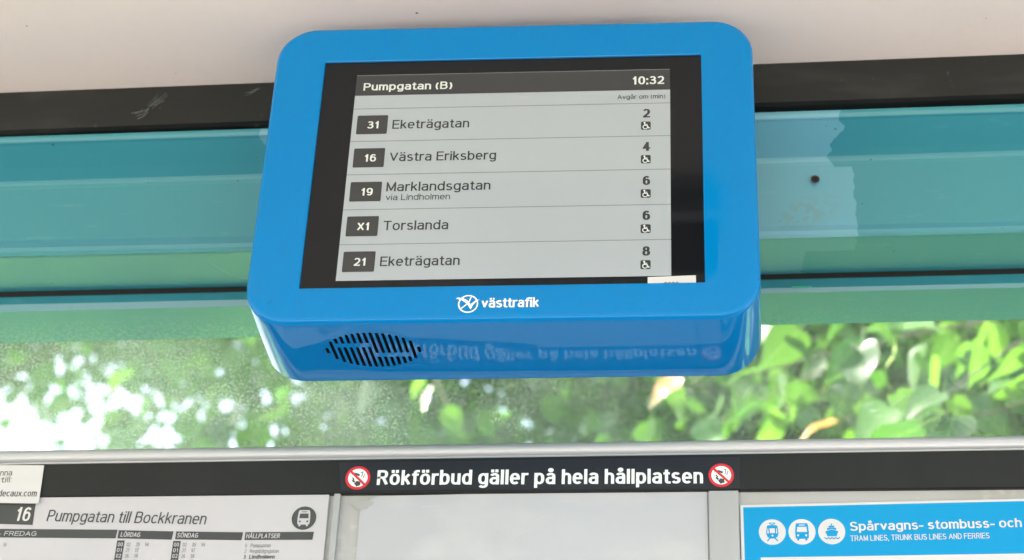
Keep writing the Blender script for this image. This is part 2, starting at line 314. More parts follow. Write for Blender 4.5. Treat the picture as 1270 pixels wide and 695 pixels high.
# ------------------------------------------------------------ a stroke-built sans-serif alphabet
def A(cx, cy_, rx, ry, a0, a1, n=None, e=2.35):
    n = n or max(4, int(abs(a1-a0)/16)); out = []
    for i in range(n+1):
        a = R(a0+(a1-a0)*i/n); c, s = math.cos(a), math.sin(a)
        out.append((cx+rx*math.copysign(abs(c)**(2/e), c), cy_+ry*math.copysign(abs(s)**(2/e), s)))
    return out
X_ = .72
def dots(w): return [[(w/2-.14, .98), (w/2-.14, .985)], [(w/2+.14, .98), (w/2+.14, .985)]]
def ringacc(w, z=1.0): return [A(w/2, z+.02, .085, .085, 0, 360, 12, 2)]
G = {
 'a': (.44, [A(.22, .53, .21, .19, 160, 0)+[(.43, 0)], [(.43, .42), (.24, .41)]+A(.20, .205, .20, .205, 90, 270)+[(.28, .01), (.43, .14)]]),
 'b': (.46, [[(0, 1), (0, 0)], A(.23, .36, .23, .36, 0, 360, 24)]),
 'c': (.42, [A(.23, .36, .23, .36, 38, 322, 18)]),
 'd': (.46, [[(.46, 1), (.46, 0)], A(.23, .36, .23, .36, 0, 360, 24)]),
 'e': (.46, [[(.02, .37), (.44, .37)], A(.23, .36, .23, .36, 2, 315, 22)]),
 'f': (.24, [[(.10, 0)]+A(.24, .84, .14, .16, 180, 90, 6)+[(.30, 1)], [(0, .72), (.24, .72)]]),
 'g': (.46, [[(.46, .72), (.46, -.08)]+A(.24, -.09, .22, .18, 0, -155, 10)[1:], A(.23, .37, .23, .35, 0, 360, 24)]),
 'h': (.42, [[(0, 1), (0, 0)], [(0, .42)]+A(.21, .47, .21, .25, 160, 0)+[(.42, 0)]]),
 'i': (0.0, [[(0, .72), (0, 0)], [(0, .985), (0, .99)]]),
 'j': (.08, [[(.08, .72), (.08, -.12)]+A(-.02, -.12, .10, .15, 0, -80, 5)[1:], [(.08, .985), (.08, .99)]]),
 'k': (.40, [[(0, 1), (0, 0)], [(.38, .72), (.03, .31)], [(.15, .45), (.41, 0)]]),
 'l': (0.0, [[(0, 1), (0, 0)]]),
 'm': (.70, [[(0, .72), (0, 0)], [(0, .46)]+A(.175, .50, .175, .22, 160, 0)+[(.35, 0)], [(.35, .46)]+A(.525, .50, .175, .22, 160, 0)+[(.70, 0)]]),
 'n': (.42, [[(0, .72), (0, 0)], [(0, .42)]+A(.21, .47, .21, .25, 160, 0)+[(.42, 0)]]),
 'o': (.48, [A(.24, .36, .24, .36, 0, 360, 24)]),
 'p': (.46, [[(0, .72), (0, -.28)], A(.23, .36, .23, .36, 0, 360, 24)]),
 'r': (.24, [[(0, .72), (0, 0)], [(0, .40)]+A(.22, .44, .22, .28, 165, 90, 6)+[(.26, .72)]]),
 's': (.40, [A(.20, .54, .185, .18, 25, 180, 8)+[(.06, .42), (.33, .32)]+A(.20, .19, .20, .19, 30, -158, 10)]),
 't': (.22, [[(.10, .92), (.10, .14)]+A(.22, .13, .12, .13, 180, 270, 5)+[(.27, 0)], [(0, .72), (.22, .72)]]),
 'u': (.42, [[(.42, .72), (.42, 0)], [(0, .72), (0, .26)]+A(.21, .25, .21, .25, 180, 340, 9)+[(.42, .30)]]),
 'v': (.44, [[(0, .72), (.22, .03), (.44, .72)]]),
 'x': (.42, [[(0, .72), (.42, 0)], [(.42, .72), (0, 0)]]),
 'A': (.62, [[(0, 0), (.31, 1), (.62, 0)], [(.11, .33), (.51, .33)]]),
 'B': (.54, [[(0, 0), (0, 1), (.28, 1)]+A(.28, .77, .22, .23, 90, -90, 9)+[(.02, .54)], [(.28, .54)]+A(.28, .27, .26, .27, 90, -90, 10)+[(0, 0)]]),
 'D': (.56, [[(0, 0), (0, 1), (.22, 1)]+A(.22, .5, .34, .5, 90, -90, 14)+[(0, 0)]]),
 'E': (.48, [[(.48, 1), (0, 1), (0, 0), (.5, 0)], [(0, .53), (.45, .53)]]),
 'F': (.46, [[(.46, 1), (0, 1), (0, 0)], [(0, .51), (.40, .51)]]),
 'G': (.60, [A(.31, .5, .31, .5, 42, 318, 20)+[(.60, .14), (.60, .46), (.33, .46)]]),
 'H': (.55, [[(0, 0), (0, 1)], [(.55, 0), (.55, 1)], [(0, .53), (.55, .53)]]),
 'I': (0.0, [[(0, 0), (0, 1)]]),
 'K': (.54, [[(0, 0), (0, 1)], [(.52, 1), (.02, .38)], [(.20, .60), (.54, 0)]]),
 'L': (.44, [[(0, 1), (0, 0), (.44, 0)]]),
 'M': (.66, [[(0, 0), (0, 1), (.33, .06), (.66, 1), (.66, 0)]]),
 'N': (.54, [[(0, 0), (0, 1), (.54, 0), (.54, 1)]]),
 'O': (.62, [A(.31, .5, .31, .5, 0, 360, 28)]),
 'P': (.50, [[(0, 0), (0, 1), (.26, 1)]+A(.26, .73, .24, .27, 90, -90, 10)+[(.02, .46)]]),
 'R': (.54, [[(0, 0), (0, 1), (.28, 1)]+A(.28, .75, .23, .25, 90, -90, 10)+[(.02, .50)], [(.30, .50), (.54, 0)]]),
 'S': (.54, [A(.27, .75, .24, .25, 20, 180, 9)+[(.08, .57), (.46, .43)]+A(.27, .26, .27, .26, 30, -165, 12)]),
 'T': (.54, [[(0, 1), (.54, 1)], [(.27, 1), (.27, 0)]]),
 'U': (.55, [[(0, 1), (0, .32)]+A(.275, .31, .275, .31, 180, 360, 12)+[(.55, 1)]]),
 'V': (.60, [[(0, 1), (.30, .03), (.60, 1)]]),
 'X': (.56, [[(0, 1), (.56, 0)], [(.56, 1), (0, 0)]]),
 '0': (.46, [A(.23, .5, .23, .5, 0, 360, 26)]),
 '1': (.30, [[(.0, .74), (.12, .80), (.22, 1), (.22, 0)]]),
 '2': (.46, [A(.23, .72, .22, .28, 160, -20, 11)+[(.36, .42), (.03, .06), (.03, 0), (.46, 0)]]),
 '3': (.46, [A(.22, .77, .20, .23, 155, -75, 11)+[(.20, .54)], [(.20, .54)]+A(.22, .27, .24, .27, 80, -160, 14)]),
 '4': (.50, [[(.36, 0), (.36, 1), (0, .28), (.50, .28)]]),
 '5': (.46, [[(.42, 1), (.08, 1), (.03, .50)]+A(.23, .32, .23, .32, 125, -160, 14)]),
 '6': (.46, [A(.24, .32, .22, .32, 0, 360, 22), [(.02, .36)]+A(.25, .5, .235, .5, 170, 45, 8)]),
 '7': (.44, [[(0, 1), (.44, 1), (.17, .30), (.14, 0)]]),
 '8': (.46, [A(.23, .77, .19, .23, 0, 360, 22), A(.23, .27, .23, .27, 0, 360, 22)]),
 '9': (.46, [A(.22, .68, .22, .32, 0, 360, 22), [(.44, .64)]+A(.21, .5, .235, .5, -10, -135, 8)]),
 '(': (.16, [A(.36, .40, .36, .66, 130, 230, 8, 2)]), ')': (.16, [A(-.20, .40, .36, .66, 50, -50, 8, 2)]),
 ':': (0.0, [[(0, .66), (0, .67)], [(0, .0), (0, .01)]]), '.': (0.0, [[(0, 0), (0, .01)]]), ',': (0.02, [[(.02, .02), (0, -.14)]]),
 '-': (.22, [[(0, .34), (.22, .34)]]), ' ': (.22, []),
}
G['ä'] = (G['a'][0], G['a'][1]+dots(.44)); G['ö'] = (G['o'][0], G['o'][1]+dots(.48)); G['å'] = (G['a'][0], G['a'][1]+ringacc(.44))
G['Ö'] = (G['O'][0], G['O'][1]+[[(x, z+.26) for x, z in s] for s in dots(.62)]); G['Å'] = (G['A'][0], G['A'][1]+ringacc(.62, 1.18))

def split(pts):
    out = [[pts[0]]]
    for i in range(1, len(pts)):
        out[-1].append(pts[i])
        if i < len(pts)-1:
            a = Vector(pts[i])-Vector(pts[i-1]); b = Vector(pts[i+1])-Vector(pts[i])
            if a.length > 1e-3 and b.length > 1e-3 and a.normalized().dot(b.normalized()) < -.1 and (a.length > .12 and b.length > .12): out.append([pts[i]])
    return out
def ribbon(pts, t, hz=1.0):
    """outline quads of a stroke of width t, square ends"""
    P = [Vector(p) for p in pts]; Q = [P[0]]
    for p in P[1:]:
        if (p-Q[-1]).length > 1e-4: Q.append(p)
    closed = len(Q) > 3 and (Q[0]-Q[-1]).length < 1e-3
    if closed: Q = Q[:-1]
    if len(Q) == 1: Q = [Q[0], Q[0]+Vector((0, .001))]
    n = len(Q); L_, R_ = [], []
    if not closed:
        def ext(a, b):
            d = a-b; L = d.length; d.normalize(); ax = max(abs(d.x), abs(d.y))
            return a+d*t*(.5 if L < .01 else (.5*(hz if abs(d.y) > .7 else 1) if ax > .99 else (.2 if L > .2 else .0)))
        Q = [ext(Q[0], Q[1])]+Q[1:-1]+[ext(Q[-1], Q[-2])]
    for i in range(n):
        a = Q[i-1] if (i > 0 or closed) else None; b = Q[(i+1) % n] if (i < n-1 or closed) else None
        d1 = (Q[i]-a).normalized() if a is not None else None; d2 = (b-Q[i]).normalized() if b is not None else None
        if d1 is None: d1 = d2
        if d2 is None: d2 = d1
        n1 = Vector((-d1.y, d1.x)); n2 = Vector((-d2.y, d2.x)); m = (n1+n2)
        m = m.normalized() if m.length > 1e-3 else n1
        k = min(1/max(m.dot(n1), .2), 1.9)
        o_ = m*t*.5*k; o_.y *= hz
        L_.append(Q[i]+o_); R_.append(Q[i]-o_)
    v = L_+R_; f = [(i, (i+1) % n, n+(i+1) % n, n+i) for i in range(n if closed else n-1)]
    return v, f
def lettering(s, x0, x1, z0, z1, cap, y, m, parent, weight=.15, slant=0, gap=None, name='lettering', label=None):
    """one printed line: x0..x1 outline extent, baseline z0 at x0 and z1 at x1"""
    t = weight; g = gap if gap is not None else .105; hz = 1-max(0, t-.09)*2.3
    adv = []; X = 0
    wsum = 0; fixed = 0
    for i, ch in enumerate(s):
        W = G[ch][0]; wsum += W; fixed += t if ch != ' ' else 0
    ng = len(s)-1
    total = (x1-x0)/cap-slant*.6
    k = (total-fixed)/(wsum+ng*g)
    if k <= 0: k = .2
    v, f = [], []; X = 0
    for i, ch in enumerate(s):
        W, strokes = G[ch]
        for j, st in enumerate([q_ for st_ in strokes for q_ in split(st_)]):
            pts = [(px*k, pz*(1-t*hz)) for px, pz in st]
            rv, rf = ribbon(pts, t, hz); b = len(v)
            f += [tuple(b+q for q in face) for face in rf]
            for p in rv:
                gx, gz = X+t/2+p.x, t*hz/2+p.y
                gx += slant*gz
                wx = x0+gx*cap; tt = (wx-x0)/(x1-x0) if x1 != x0 else 0
                v.append((wx, y-j*1.2e-5, z0+(z1-z0)*tt+gz*cap))
        X += W*k+(t if ch != ' ' else 0)+g*k
    o = mesh_obj(name, v, f, m, parent)
    if label: lab(o, label)
    return o

# ------------------------------------------------------------ ground
def struct(o): o['kind'] = 'structure'; return o
def sheet_xy(name, x0, x1, y0, y1, z, m): return struct(mesh_obj(name, [(x0, y0, z), (x1, y0, z), (x1, y1, z), (x0, y1, z)], [(0, 1, 2, 3)], m))
sheet_xy('ground', -400, 400, -400, 400, -.12, M['grass'])
struct(add_box('pavement', -60, 60, -3.4, 1.95, -.3, 0, M['concrete']))
sheet_xy('road', -400, 400, -11.5, -3.4, -.116, M['asphalt'])
struct(add_box('far_pavement', -60, 60, -16, -11.5, -.3, 0, M['concrete']))

sheet_xy('added_dark_floor', -6.5, 2.1, -.35, 1.9, .004, M['dark_slab'])  # unseen dark sheet, added to dim the reflections on the sloping beam faces

# ------------------------------------------------------------ bus shelter
SH = thing('bus_shelter', 'bus shelter with cream ceiling, teal painted beams, black strips and dusty glass behind the display', 'bus shelter', (0, 1.69, 0))
def Z(z162, Y): return (z162-1.6)*Y/1.62+1.6        # height read on the plane y = 1.62, carried to depth Y
def pz(Y, zl, zr): return (Y, Z(zl, Y), Z(zr, Y))
cl, crr = Z(2.7667, 1.605), Z(2.7922, 1.605)
bar('ceiling', [(-.2, cl, crr), (1.66, cl, crr), (1.66, cl+.05, crr+.05), (-.2, cl+.05, crr+.05)], M['ceiling'], SH)  # out-of-view left end lengthened to keep the sun off the floor
bar('seal_strip', [(1.605, cl-.0004, crr-.0004), pz(1.605, 2.7115, 2.7354), (1.611, Z(2.7115, 1.605)-.002, Z(2.7354, 1.605)-.002), (1.640, Z(2.7115, 1.605)-.002, Z(2.7354, 1.605)-.002), (1.640, cl-.0004, crr-.0004)], M['band'], SH)
bar('shadow_gap', [pz(1.636, 2.722, 2.745), pz(1.636, 2.68, 2.69), pz(1.66, 2.68, 2.69), pz(1.66, 2.722, 2.745)], M['gap'], SH)
b1 = bar('upper_beam', [pz(1.606, 2.7015, 2.7205), pz(1.6062, 2.6985, 2.7165), pz(1.6085, 2.6925, 2.7100), pz(1.612, 2.6890, 2.7065), pz(1.650, 2.6385, 2.6560), pz(1.6505, 2.6360, 2.6535), pz(1.6525, 2.6290, 2.6470),
     pz(1.6530, 2.6272, 2.6450), pz(1.6705, 2.5490, 2.5560), pz(1.6725, 2.5440, 2.5510), pz(1.6760, 2.5380, 2.5475), pz(1.6840, 2.5352, 2.5452), (1.690, Z(2.5352, 1.684), Z(2.5452, 1.684)), (1.7660, Z(2.5352, 1.684), Z(2.5452, 1.684)), (1.7660, 2.72, 2.74), (1.66, 2.72, 2.74)], M['teal'], SH)
lab(b1, 'wide folded teal beam behind the display')
bv = b1.modifiers.new('bevel', 'BEVEL'); bv.width = .0012; bv.segments = 2; bv.limit_method = 'ANGLE'; bv.angle_limit = R(20)
b2 = bar('lower_beam', [(1.7700, 2.62, 2.63), pz(1.7700, 2.4848, 2.4945), pz(1.784, 2.4665, 2.4780), (1.868, Z(2.4665, 1.784), Z(2.4780, 1.784)), (1.870, 2.62, 2.63)], M['teal'], SH)
bar('joint_gap', [(1.7672, 2.60, 2.61), pz(1.7672, 2.4851, 2.4948), pz(1.7690, 2.4851, 2.4948), (1.7690, 2.60, 2.61)], M['gap'], SH)
lab(b2, 'narrow lower teal beam above the glazing')
# glazing, rail, strip
add_box('window_pane', -6.29, 1.9, 1.872, 1.8725, .12, 2.59, M['glass'], SH)
rc, rw = Z(2.2894, 1.69), Z(2.2938, 1.69)
bar('glazing_rail', [(1.69+.0078*math.cos(R(a)), rc+.0078*math.sin(R(a)), rw+.0078*math.sin(R(a))) for a in range(0, 360, 18)], M['silver'], SH, smooth=True)
bar('rail_bead', [(1.6865, rc-.0075, rw-.0075), (1.6865, rc-.0095, rw-.0095), (1.88, rc-.0095, rw-.0095), (1.88, rc-.004, rw-.004), (1.70, rc-.004, rw-.004)], M['silver'], SH)
bar('black_strip', [(1.684, 2.3084, 2.3132), (1.684, 2.2718, 2.2705), (1.686, 2.2708, 2.2695), (1.7, 2.2708, 2.2695), (1.7, 2.3090, 2.3138), (1.6855, 2.3090, 2.3138)], M['strip'], SH)
add_box('backing_panel', -2.5, 1.9, 1.690, 1.72, 1.15, 2.30, M['panel'], SH)
lm = add_box('mullion', -.3995, -.3925, 1.683, 1.690, 1.15, 2.2706, M['mullion'], SH, .0008); lab(lm, 'thin pale upright between timetable and blank sheet')
rm = add_box('mullion', .0062, .0385, 1.6835, 1.690, 1.15, 2.2698, M['mullion'], SH, .0012); lab(rm, 'wide pale upright between blank sheet and blue poster')
for x in (-6.34, 1.94):
    add_box('corner_post', x-.05, x+.05, 1.66, 1.865, 0, 2.74, M['teal'], SH, .006)
    add_box('corner_post', x-.05, x+.05, -.19, -.09, 0, 2.74, M['teal'], SH, .006)
bar('front_beam', [(-.26, cl-.03, crr-.03), (-.20, cl-.03, crr-.03), (-.20, cl+.12, crr+.12), (-.26, cl+.12, crr+.12)], M['teal'], SH)
bar('roof_cover', [(-.198, cl+.052, crr+.052), (1.95, cl+.052, crr+.052), (1.95, cl+.09, crr+.09), (-.198, cl+.09, crr+.09)], M['band'], SH)
# flat light fitting under the ceiling behind the viewer's sight, mirrored in the screen
lf = bar('ceiling_light_tray', [(.86, 2.765, 2.765), (1.06, 2.765, 2.765), (1.06, 2.735, 2.735), (.86, 2.735, 2.735)], M['mullion'], SH, -.3, .7, -.30, .045)
mesh_obj('light_cover', *box(-.27, .043, .895, 1.035, 2.7335, 2.7348), M['bezel'], lf)
# hole with rusty rim and flake marks on the beam
hx, hz = .1367, Z(2.6217, 1.6542)
ho = ringmesh('screw_hole', hx, hz, .0028, .0052, 1.6530, M['rust'], SH, 18)
quad('hole_plug', circ(hx, hz, .0030, 16), 1.6528, M['black_hole'], SH)

# ------------------------------------------------------------ departure display
DY = 1.4646
DISP = thing('departure_display', 'large blue framed electronic departure display hanging under the ceiling, listing five bus departures', 'display', (-.1987, 1.602, 2.55))
def rr_ring(x0, x1, z0, z1, r, y, n=8): return [(x, y, z) for x, z in rrect(x0, x1, z0, z1, r, n)]
ox0, ox1, oz0, oz1 = -.4591, .0617, 2.3657, 2.7332
bx0, bx1, bz0, bz1 = -.4042, .0058, 2.4051, 2.6867
NR = 10
rings = [rr_ring(bx0, bx1, bz0, bz1, .0012, DY+.004, NR), rr_ring(bx0, bx1, bz0, bz1, .0012, DY+.0006, NR), rr_ring(bx0-.0009, bx1+.0009, bz0-.0009, bz1+.0009, .0016, DY, NR)]
fr_ = .0065
for a in (90, 75, 60, 45, 30, 15, 0):
    o = fr_*(1-math.cos(R(a))); yy = fr_*(1-math.sin(R(a)))
    rings.append(rr_ring(ox0+o, ox1-o, oz0+o, oz1-o, .043-o, DY+yy, NR))
rings.append(rr_ring(ox0-.010, ox1+.004, oz0, oz1, .047, 1.5990, NR))
rings.append(rr_ring(ox0-.008, ox1+.002, oz0+.002, oz1-.002, .045, 1.6015, NR))
v = [p for rg in rings for p in rg]; n = len(rings[0]); f = []
for k in range(len(rings)-1):
    for i in range(n): f.append((k*n+i, k*n+(i+1) % n, (k+1)*n+(i+1) % n, (k+1)*n+i))
f.append(tuple(range(n))[::-1]); f.append(tuple(range((len(rings)-1)*n, len(rings)*n)))
HOU = mesh_obj('housing', v, f, M['blue'], DISP)
import bmesh
bm = bmesh.new(); bm.from_mesh(HOU.data); bmesh.ops.recalc_face_normals(bm, faces=bm.faces); bm.to_mesh(HOU.data); bm.free()
HOU.data.materials.append(M['black_hole'])
# speaker slots cut into the underside
sv, sf = [], []
gx0, gyc, pit = -.3838, 1.5272, .00633
def slot(x, y0, y1):
    if y1-y0 < .0045: return
    h = .0017; pl = []
    for a in range(180, 361, 45): pl.append((x+h*math.cos(R(a)), y0+h+h*math.sin(R(a))))
    for a in range(0, 181, 45): pl.append((x+h*math.cos(R(a)), y1-h+h*math.sin(R(a))))
    b = len(sv); n = len(pl)
    sv.extend([(px, py, oz0-.004) for px, py in pl]+[(px, py, oz0+.012) for px, py in pl])
    sf.append(tuple(b+i for i in range(n))[::-1]); sf.append(tuple(b+n+i for i in range(n)))
    for i in range(n): sf.append((b+i, b+(i+1) % n, b+n+(i+1) % n, b+n+i))
for i in range(16):
    h = .0395*math.sqrt(max(0, 1-((i-7.5)/7.6)**2)); x = gx0+i*pit; y0, y1 = gyc-h, gyc+h
    if 2 <= i <= 7: slot(x, y0, 1.5120); slot(x, 1.5200, y1)
    elif 8 <= i <= 13: slot(x, y0, 1.5345); slot(x, 1.5425, y1)
    else: slot(x, y0, y1)
cut = mesh_obj('cutter', sv, sf, M['black_hole'])
bo = HOU.modifiers.new('slots', 'BOOLEAN'); bo.operation = 'DIFFERENCE'; bo.object = cut; bo.solver = 'EXACT'; bo.material_mode = 'TRANSFER'
bpy.context.view_layer.update()
dg = bpy.context.evaluated_depsgraph_get()
newm = bpy.data.meshes.new_from_object(HOU.evaluated_get(dg)); HOU.modifiers.clear(); HOU.data = newm
bpy.data.objects.remove(cut)
# smooth shading with sharp edges kept
bm = bmesh.new(); bm.from_mesh(newm)
for fc in bm.faces: fc.smooth = True
for e in bm.edges: e.smooth = len(e.link_faces) == 2 and e.calc_face_angle(3) < R(25)
bm.to_mesh(newm); bm.free()
# raised ring round the grille (on the underside)
rv, rf = [], []
for k, (rad, z) in enumerate(((.0500, oz0+.0004), (.0504, oz0-.0005), (.0508, oz0+.0004))):
    for i in range(64):
        a = 2*math.pi*i/64; rv.append((gx0+7.5*pit+rad*math.cos(a)*1.03, gyc+rad*math.sin(a)*.88, z))
for k in range(2):
    for i in range(64): rf.append((k*64+i, k*64+(i+1) % 64, (k+1)*64+(i+1) % 64, (k+1)*64+i))
mesh_obj('grille_ring', rv, rf, M['blue'], DISP, smooth=True)
add_box('wall_bracket', -.34, -.06, 1.6018, 1.657, 2.56, 2.62, M['band'], DISP)
# screen
SG = quad('screen_glass', rect(bx0-.01, bx1+.01, bz0-.008, bz1+.006), DY+.0026, M['bezel'], DISP, .0012)
PY = DY+.0022
dx0, dx1, dz1, dz0 = -.3680, -.0280, 2.6692, 2.4142
PAN = quad('display_panel', rect(dx0, dx1, dz0, dz1), PY, M['lcd'], DISP)
quad('header_bar', rect(dx0, dx1, 2.6422, dz1), PY-.0001, M['lcd_dark'], DISP)
quad('header_edge', rect(dx0, dx1, dz1-.0007, dz1), PY-.00015, M['lcd_line'], DISP)
for z in (2.6249, 2.5831, 2.5413, 2.4983, 2.4565): quad('row_line', rect(dx0, dx1, z-.0004, z+.0004), PY-.0001, M['lcd_line'], DISP)
TY = PY-.0003
lettering('Pumpgatan (B)', -.3595, -.2631, 2.6488, 2.6488, .0098, TY, M['lcd_white'], DISP, .19)
lettering('10:32', -.0688, -.0343, 2.6496, 2.6496, .0104, TY, M['lcd_white'], DISP, .20)
lettering('Avgår om (min)', -.0843, -.0332, 2.6308, 2.6308, .0056, TY, M['lcd_ink'], DISP, .13)
rows = [('31', 'Eketrägatan', -.3244, -.2420, 2.5983, '2'), ('16', 'Västra Eriksberg', -.3242, -.2114, 2.5571, '4'), ('19', 'Marklandsgatan', -.3247, -.2156, 2.5199, '6'),
        ('X1', 'Torslanda', -.3242, -.2569, 2.4728, '6'), ('21', 'Eketrägatan', -.3243, -.2428, 2.4304, '8')]
for i, (num, dest, a, b_, zb, mins) in enumerate(rows):
    zc = 2.6040-i*.0420
    bd = quad('line_badge', rrect(-.3627, -.3297, zc-.0118, zc+.0121, .0012, 3), TY, M['lcd_dark'], DISP); lab(bd, 'dark badge of the departure row reading '+num)
    wn = .0062*2+.0006
    lettering(num, -.3450-wn/2+.0002, -.3450+wn/2, zc-.0048, zc-.0048, .0092, TY-.0002, M['lcd_white'], bd, .20)
    lettering(dest, a, b_, zb, zb, .0113, TY, M['lcd_ink'], DISP, .15)
    if i == 2: lettering('via Lindholmen', -.3245, -.2572, 2.5090, 2.5090, .0073, TY, M['lcd_ink'], DISP, .12)
    zm = 2.6065-i*.0422
    lettering(mins, -.0572, -.0493, zm, zm, .0110, TY, M['lcd_ink'], DISP, .26)
    zi = zm-.0156
    ic = quad('accessible_icon', rrect(-.0590, -.0487, zi, zi+.0104, .0016, 4), TY, M['lcd_ink'], DISP)
    s = .0104; X0 = -.0590
    P = lambda pts: [(X0+x*s, zi+z*s) for x, z in pts]
    wheel = [(.44+.23*math.cos(R(a)), .33+.23*math.sin(R(a))) for a in range(120, 381, 20)]
    polys = []
    def stroke(pts, t):
        rv_, rf_ = ribbon(P(pts), t*s); return rv_, rf_
    vv, ff = [], []
    for k, (pts, t) in enumerate(((wheel, .09), ([(.36, .80), (.40, .52), (.64, .50), (.78, .20), (.86, .22)], .10), ([(.40, .66), (.62, .64)], .08), (A(.36, .84, .05, .05, 0, 360, 8, 2), .10))):
        rv_, rf_ = stroke(pts, t); b0 = len(vv); vv += [(p.x, TY-.0002-k*1.2e-5, p.y) for p in rv_]; ff += [tuple(b0+q for q in fc) for fc in rf_]
    mesh_obj('wheelchair_symbol', vv, ff, M['lcd_white'], ic)
st = quad('number_label', [(-.0518, 2.398), (-.0030, 2.399), (-.0034, 2.4140), (-.0516, 2.4127)], TY-.0004, M['label_white'], DISP); lab(st, 'white number label tucked into the lower right screen corner')
lettering('9290', -.0352, -.0205, 2.4010, 2.4010, .0058, TY-.0006, M['ink'], st, .17)
# maker's emblem and name under the screen
EY = DY-.0003
cx, cz, er = -.2312, 2.3843, .0088
em = ringmesh('emblem', cx, cz, er, er+.0013, EY, M['white_ink'], DISP, 40)
def sh(name, pl, d=0): return quad(name, pl, EY-.00005-d, M['white_ink'], em)
sh('emblem_wing', [(-.2438, 2.3903), (-.2420, 2.3917), (-.2372, 2.3912), (-.2335, 2.3893), (-.2305, 2.3868), (-.2288, 2.3838), (-.2262, 2.3860), (-.2232, 2.3885), (-.2198, 2.3893), (-.2232, 2.3868), (-.2262, 2.3828), (-.2284, 2.3778), (-.2312, 2.3826), (-.2346, 2.3862), (-.2390, 2.3892)])
def seg(a, b_, t):
    a, b_ = Vector(a), Vector(b_); d = (b_-a).normalized(); n_ = Vector((-d.y, d.x))*t/2
    return [tuple(a+n_), tuple(a-n_), tuple(b_-n_), tuple(b_+n_)]
multi('emblem_spoke', [seg((-.2285, 2.3920), (-.2302, 2.3868), .0012), seg((-.2378, 2.3793), (-.2328, 2.3836), .0012)], EY-.0001, M['white_ink'], em)
lettering('västtrafik', -.2177, -.1602, 2.3798, 2.3798, .0108, EY, M['white_ink'], DISP, .175, gap=.07)
# small scratch on the frame
multi('scratch', [seg((-.4345, 2.3885), (-.4312, 2.3905), .0006)], EY, M['crumb'], DISP)

# ------------------------------------------------------------ no-smoking strip on the black rail
NY = 1.6836
NS = thing('no_smoking_sticker', 'long black no-smoking sticker with white lettering and a red prohibition sign at each end', 'sticker', (-.18, 1.684, 2.289))
quad('sticker_base', [(-.3925, 2.2745), (.0400, 2.2722), (.0410, 2.3085), (-.3975, 2.3068)], NY, M['sticker_black'], NS, .0003)
lettering('Rökförbud gäller på hela hållplatsen', -.3539, .0008, 2.2799, 2.2779, .0172, NY-.0003, M['white_ink'], NS, .195, gap=.10)
for (cx, cz) in ((-.3752, 2.2884), (.0205, 2.2871)):
    r = .0137
    pg = quad('prohibition_sign', circ(cx, cz, r, 36), NY-.0003, M['red'], NS)
    quad('white_disc', circ(cx, cz, r*.78, 32), NY-.0004, M['white_ink'], pg)
    multi('hand_and_cigarette', [[(cx-.0008, cz-.0100), (cx+.0034, cz-.0085), (cx+.0030, cz-.0045), (cx-.0010, cz-.0035), (cx-.0036, cz-.0065)],
        seg((cx-.0058, cz-.0025), (cx-.0030, cz-.0050), .0022), seg((cx-.0060, cz+.0005), (cx-.0038, cz-.0022), .0014),
        seg((cx-.0040, cz+.0052), (cx+.0018, cz+.0030), .0024), seg((cx+.0025, cz+.0058), (cx+.0052, cz+.0070), .0007), seg((cx+.0052, cz+.0070), (cx+.0040, cz+.0010), .0008),
        seg((cx+.0072, cz+.0048), (cx+.0058, cz-.0004), .0008), seg((cx-.0072, cz+.0042), (cx-.0045, cz+.0060), .0010)], NY-.0005, M['ink'], pg)
    quad('slash', seg((cx-r*.66, cz+r*.62), (cx+r*.62, cz-r*.62), .0026), NY-.0007, M['red'], pg)

# ------------------------------------------------------------ contact label, left
LB = thing('contact_label', 'white contact label overlapping the black strip and the timetable at the left', 'sticker', (-.76, 1.683, 2.28))
quad('label_sheet', [(-.84, 2.2650), (-.7238, 2.2620), (-.7257, 2.3068), (-.84, 2.3092)], 1.6822, M['label_white'], LB, .0003)
lettering('denna', -.7830, -.7597, 2.2950, 2.2950, .0068, 1.6820, M['ink'], LB, .12)
lettering('till:', -.7705, -.7590, 2.2866, 2.2872, .0068, 1.6820, M['ink'], LB, .12)
lettering('jcdecaux.com', -.7772, -.7278, 2.2706, 2.2700, .0076, 1.6820, M['ink'], LB, .14)

